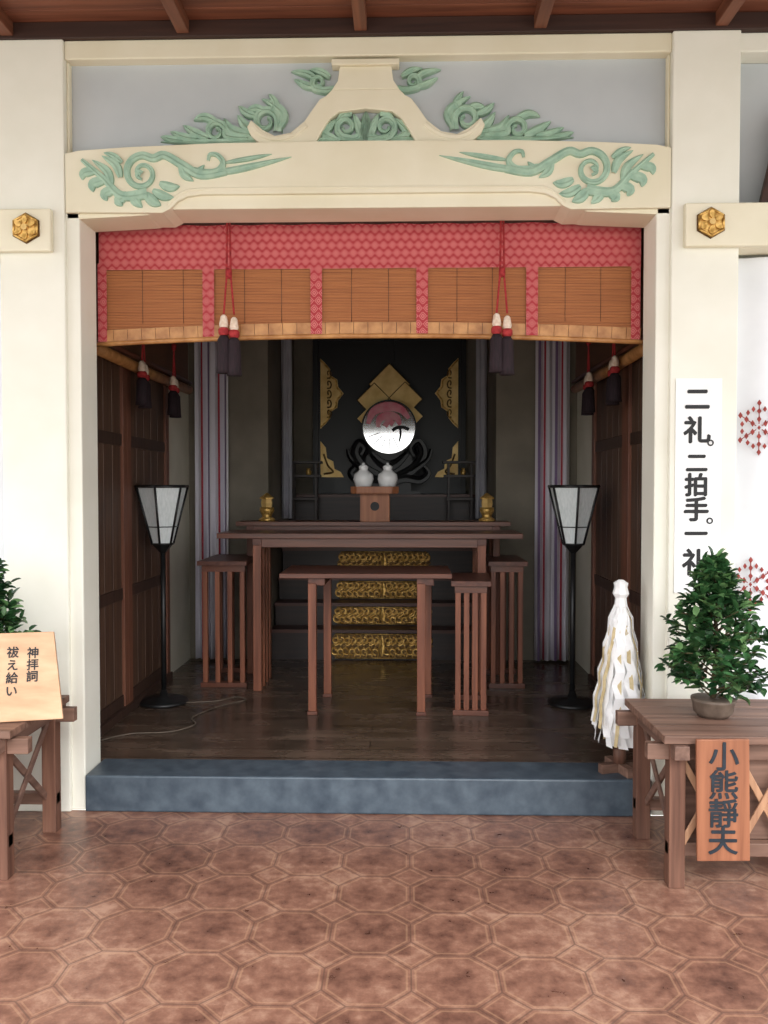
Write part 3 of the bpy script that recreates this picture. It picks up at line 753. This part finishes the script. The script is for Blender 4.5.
def plant(name,x,y,z,h,rad,nleaf,seed):
    rnd=random.Random(seed); b=MB(name)
    b.lathe(x,y,[(.055,z),(.075,z+.02),(.082,z+.06),(.086,z+.065),(.086,z+.075),(.07,z+.075)],'pot',24)
    b.tube([(x,y,z+.05),(x+.01,y,z+h*.5),(x,y,z+h*.93)],[.012,.009,.003],'stem',6)
    def leaf(p,d,L,w,k):
        d=d.normalized(); s=d.cross(Vector((0,0,1)))
        if s.length<.1: s=Vector((1,0,0))
        s=(s.normalized()+Vector((rnd.uniform(-.4,.4),rnd.uniform(-.4,.4),rnd.uniform(-.5,.5)))).normalized(); n=s.cross(d).normalized()
        if n.z<0:n=-n
        v=[p,p+d*L*.3+s*w*.9+n*.005,p+d*L*.6+s*w*.95+n*.004,p+d*L*.85+s*w*.45,p+d*L-n*.008,p+d*L*.85-s*w*.45,p+d*L*.6-s*w*.95+n*.004,p+d*L*.3-s*w*.9+n*.005,p+d*L*.35-n*.003,p+d*L*.7-n*.004]
        b.add(v,[(0,1,8),(1,2,9,8),(2,3,9),(3,4,9),(4,5,9),(5,6,9),(6,7,8,9),(7,0,8)],k,smooth=True)
    nb_=66; per=nleaf//nb_
    for i in range(nb_):
        t=(i+.5)/nb_; zz=z+.08+(h-.10)*t
        env=rad*(.78+.22*math.sin(min(1,t*4)*pi/2))*(1-t**1.2)**.9+.015
        a=i*2.4+rnd.uniform(-.4,.4); R=env*rnd.uniform(.6,1.2)
        p0=Vector((x,y,zz-.02)); p1=Vector((x+R*math.cos(a),y+R*math.sin(a),zz+R*.30+rnd.uniform(-.03,.03)))
        pm=p0.lerp(p1,.5)+Vector((0,0,.012)); b.tube([p0,pm,p1],[.004,.003,.0015],'stem',4)
        for j in range(per):
            u=.2+.85*(j/per)**.8; q=p0.lerp(p1,min(1,u))+Vector([rnd.uniform(-.015,.015) for _ in range(3)])
            d=(p1-p0).normalized()*.6+Vector([rnd.uniform(-1,1),rnd.uniform(-1,1),rnd.uniform(-.6,.8)])
            leaf(q,d,rnd.uniform(.038,.060),rnd.uniform(.012,.018),'leaf2' if rnd.random()<.24 else 'leaf')
    return b.make()
plant('potted_evergreen',1.42,-.45,.585,.63,.225,1580,3)
plant('potted_evergreen',-1.60,-.32,.585,.60,.20,1460,5)

b=MB('votive_plaque'); b.X=Matrix.Translation((2.0,-.055,2.768))@Matrix.Rotation(math.radians(-7),4,'X')
b.prism([(-.25,0),(.35,0),(.35,.45),(-.13,.45)],0,.03,'plate'); b.make(.003)

# ------------------------------------------------------------ light & camera
w=bpy.data.worlds.new('overcast_sky'); scene.world=w; w.use_nodes=True
nt=w.node_tree; bg=nt.nodes['Background']
tc=N(nt,'ShaderNodeTexCoord'); sp=N(nt,'ShaderNodeSeparateXYZ'); nt.links.new(tc.outputs['Generated'],sp.inputs[0])
nt.links.new(ramp(nt,sp.outputs['Z'],[(0.0,(.50,.50,.46,1)),(.12,(.97,.98,.99,1)),(1,(.85,.92,1.0,1))]),bg.inputs['Color'])
bg.inputs['Strength'].default_value=3.2
sun=bpy.data.lights.new('sun','SUN'); sun.energy=3.0; sun.angle=math.radians(30); sun.color=(1,.98,.95)
so=bpy.data.objects.new('sun',sun); scene.collection.objects.link(so); so.rotation_euler=(math.radians(50),0,math.radians(20))

cam=bpy.data.cameras.new('camera'); co=bpy.data.objects.new('camera',cam); scene.collection.objects.link(co)
cam.sensor_fit='VERTICAL'; cam.sensor_height=24; cam.lens=24*830/1024
co.location=(.18,-3.8,1.5); co.rotation_euler=(math.radians(88.4),0,math.radians(1.45))
scene.camera=co
scene.view_settings.view_transform='Standard'
scene.view_settings.look='None'
scene.view_settings.exposure=-0.02
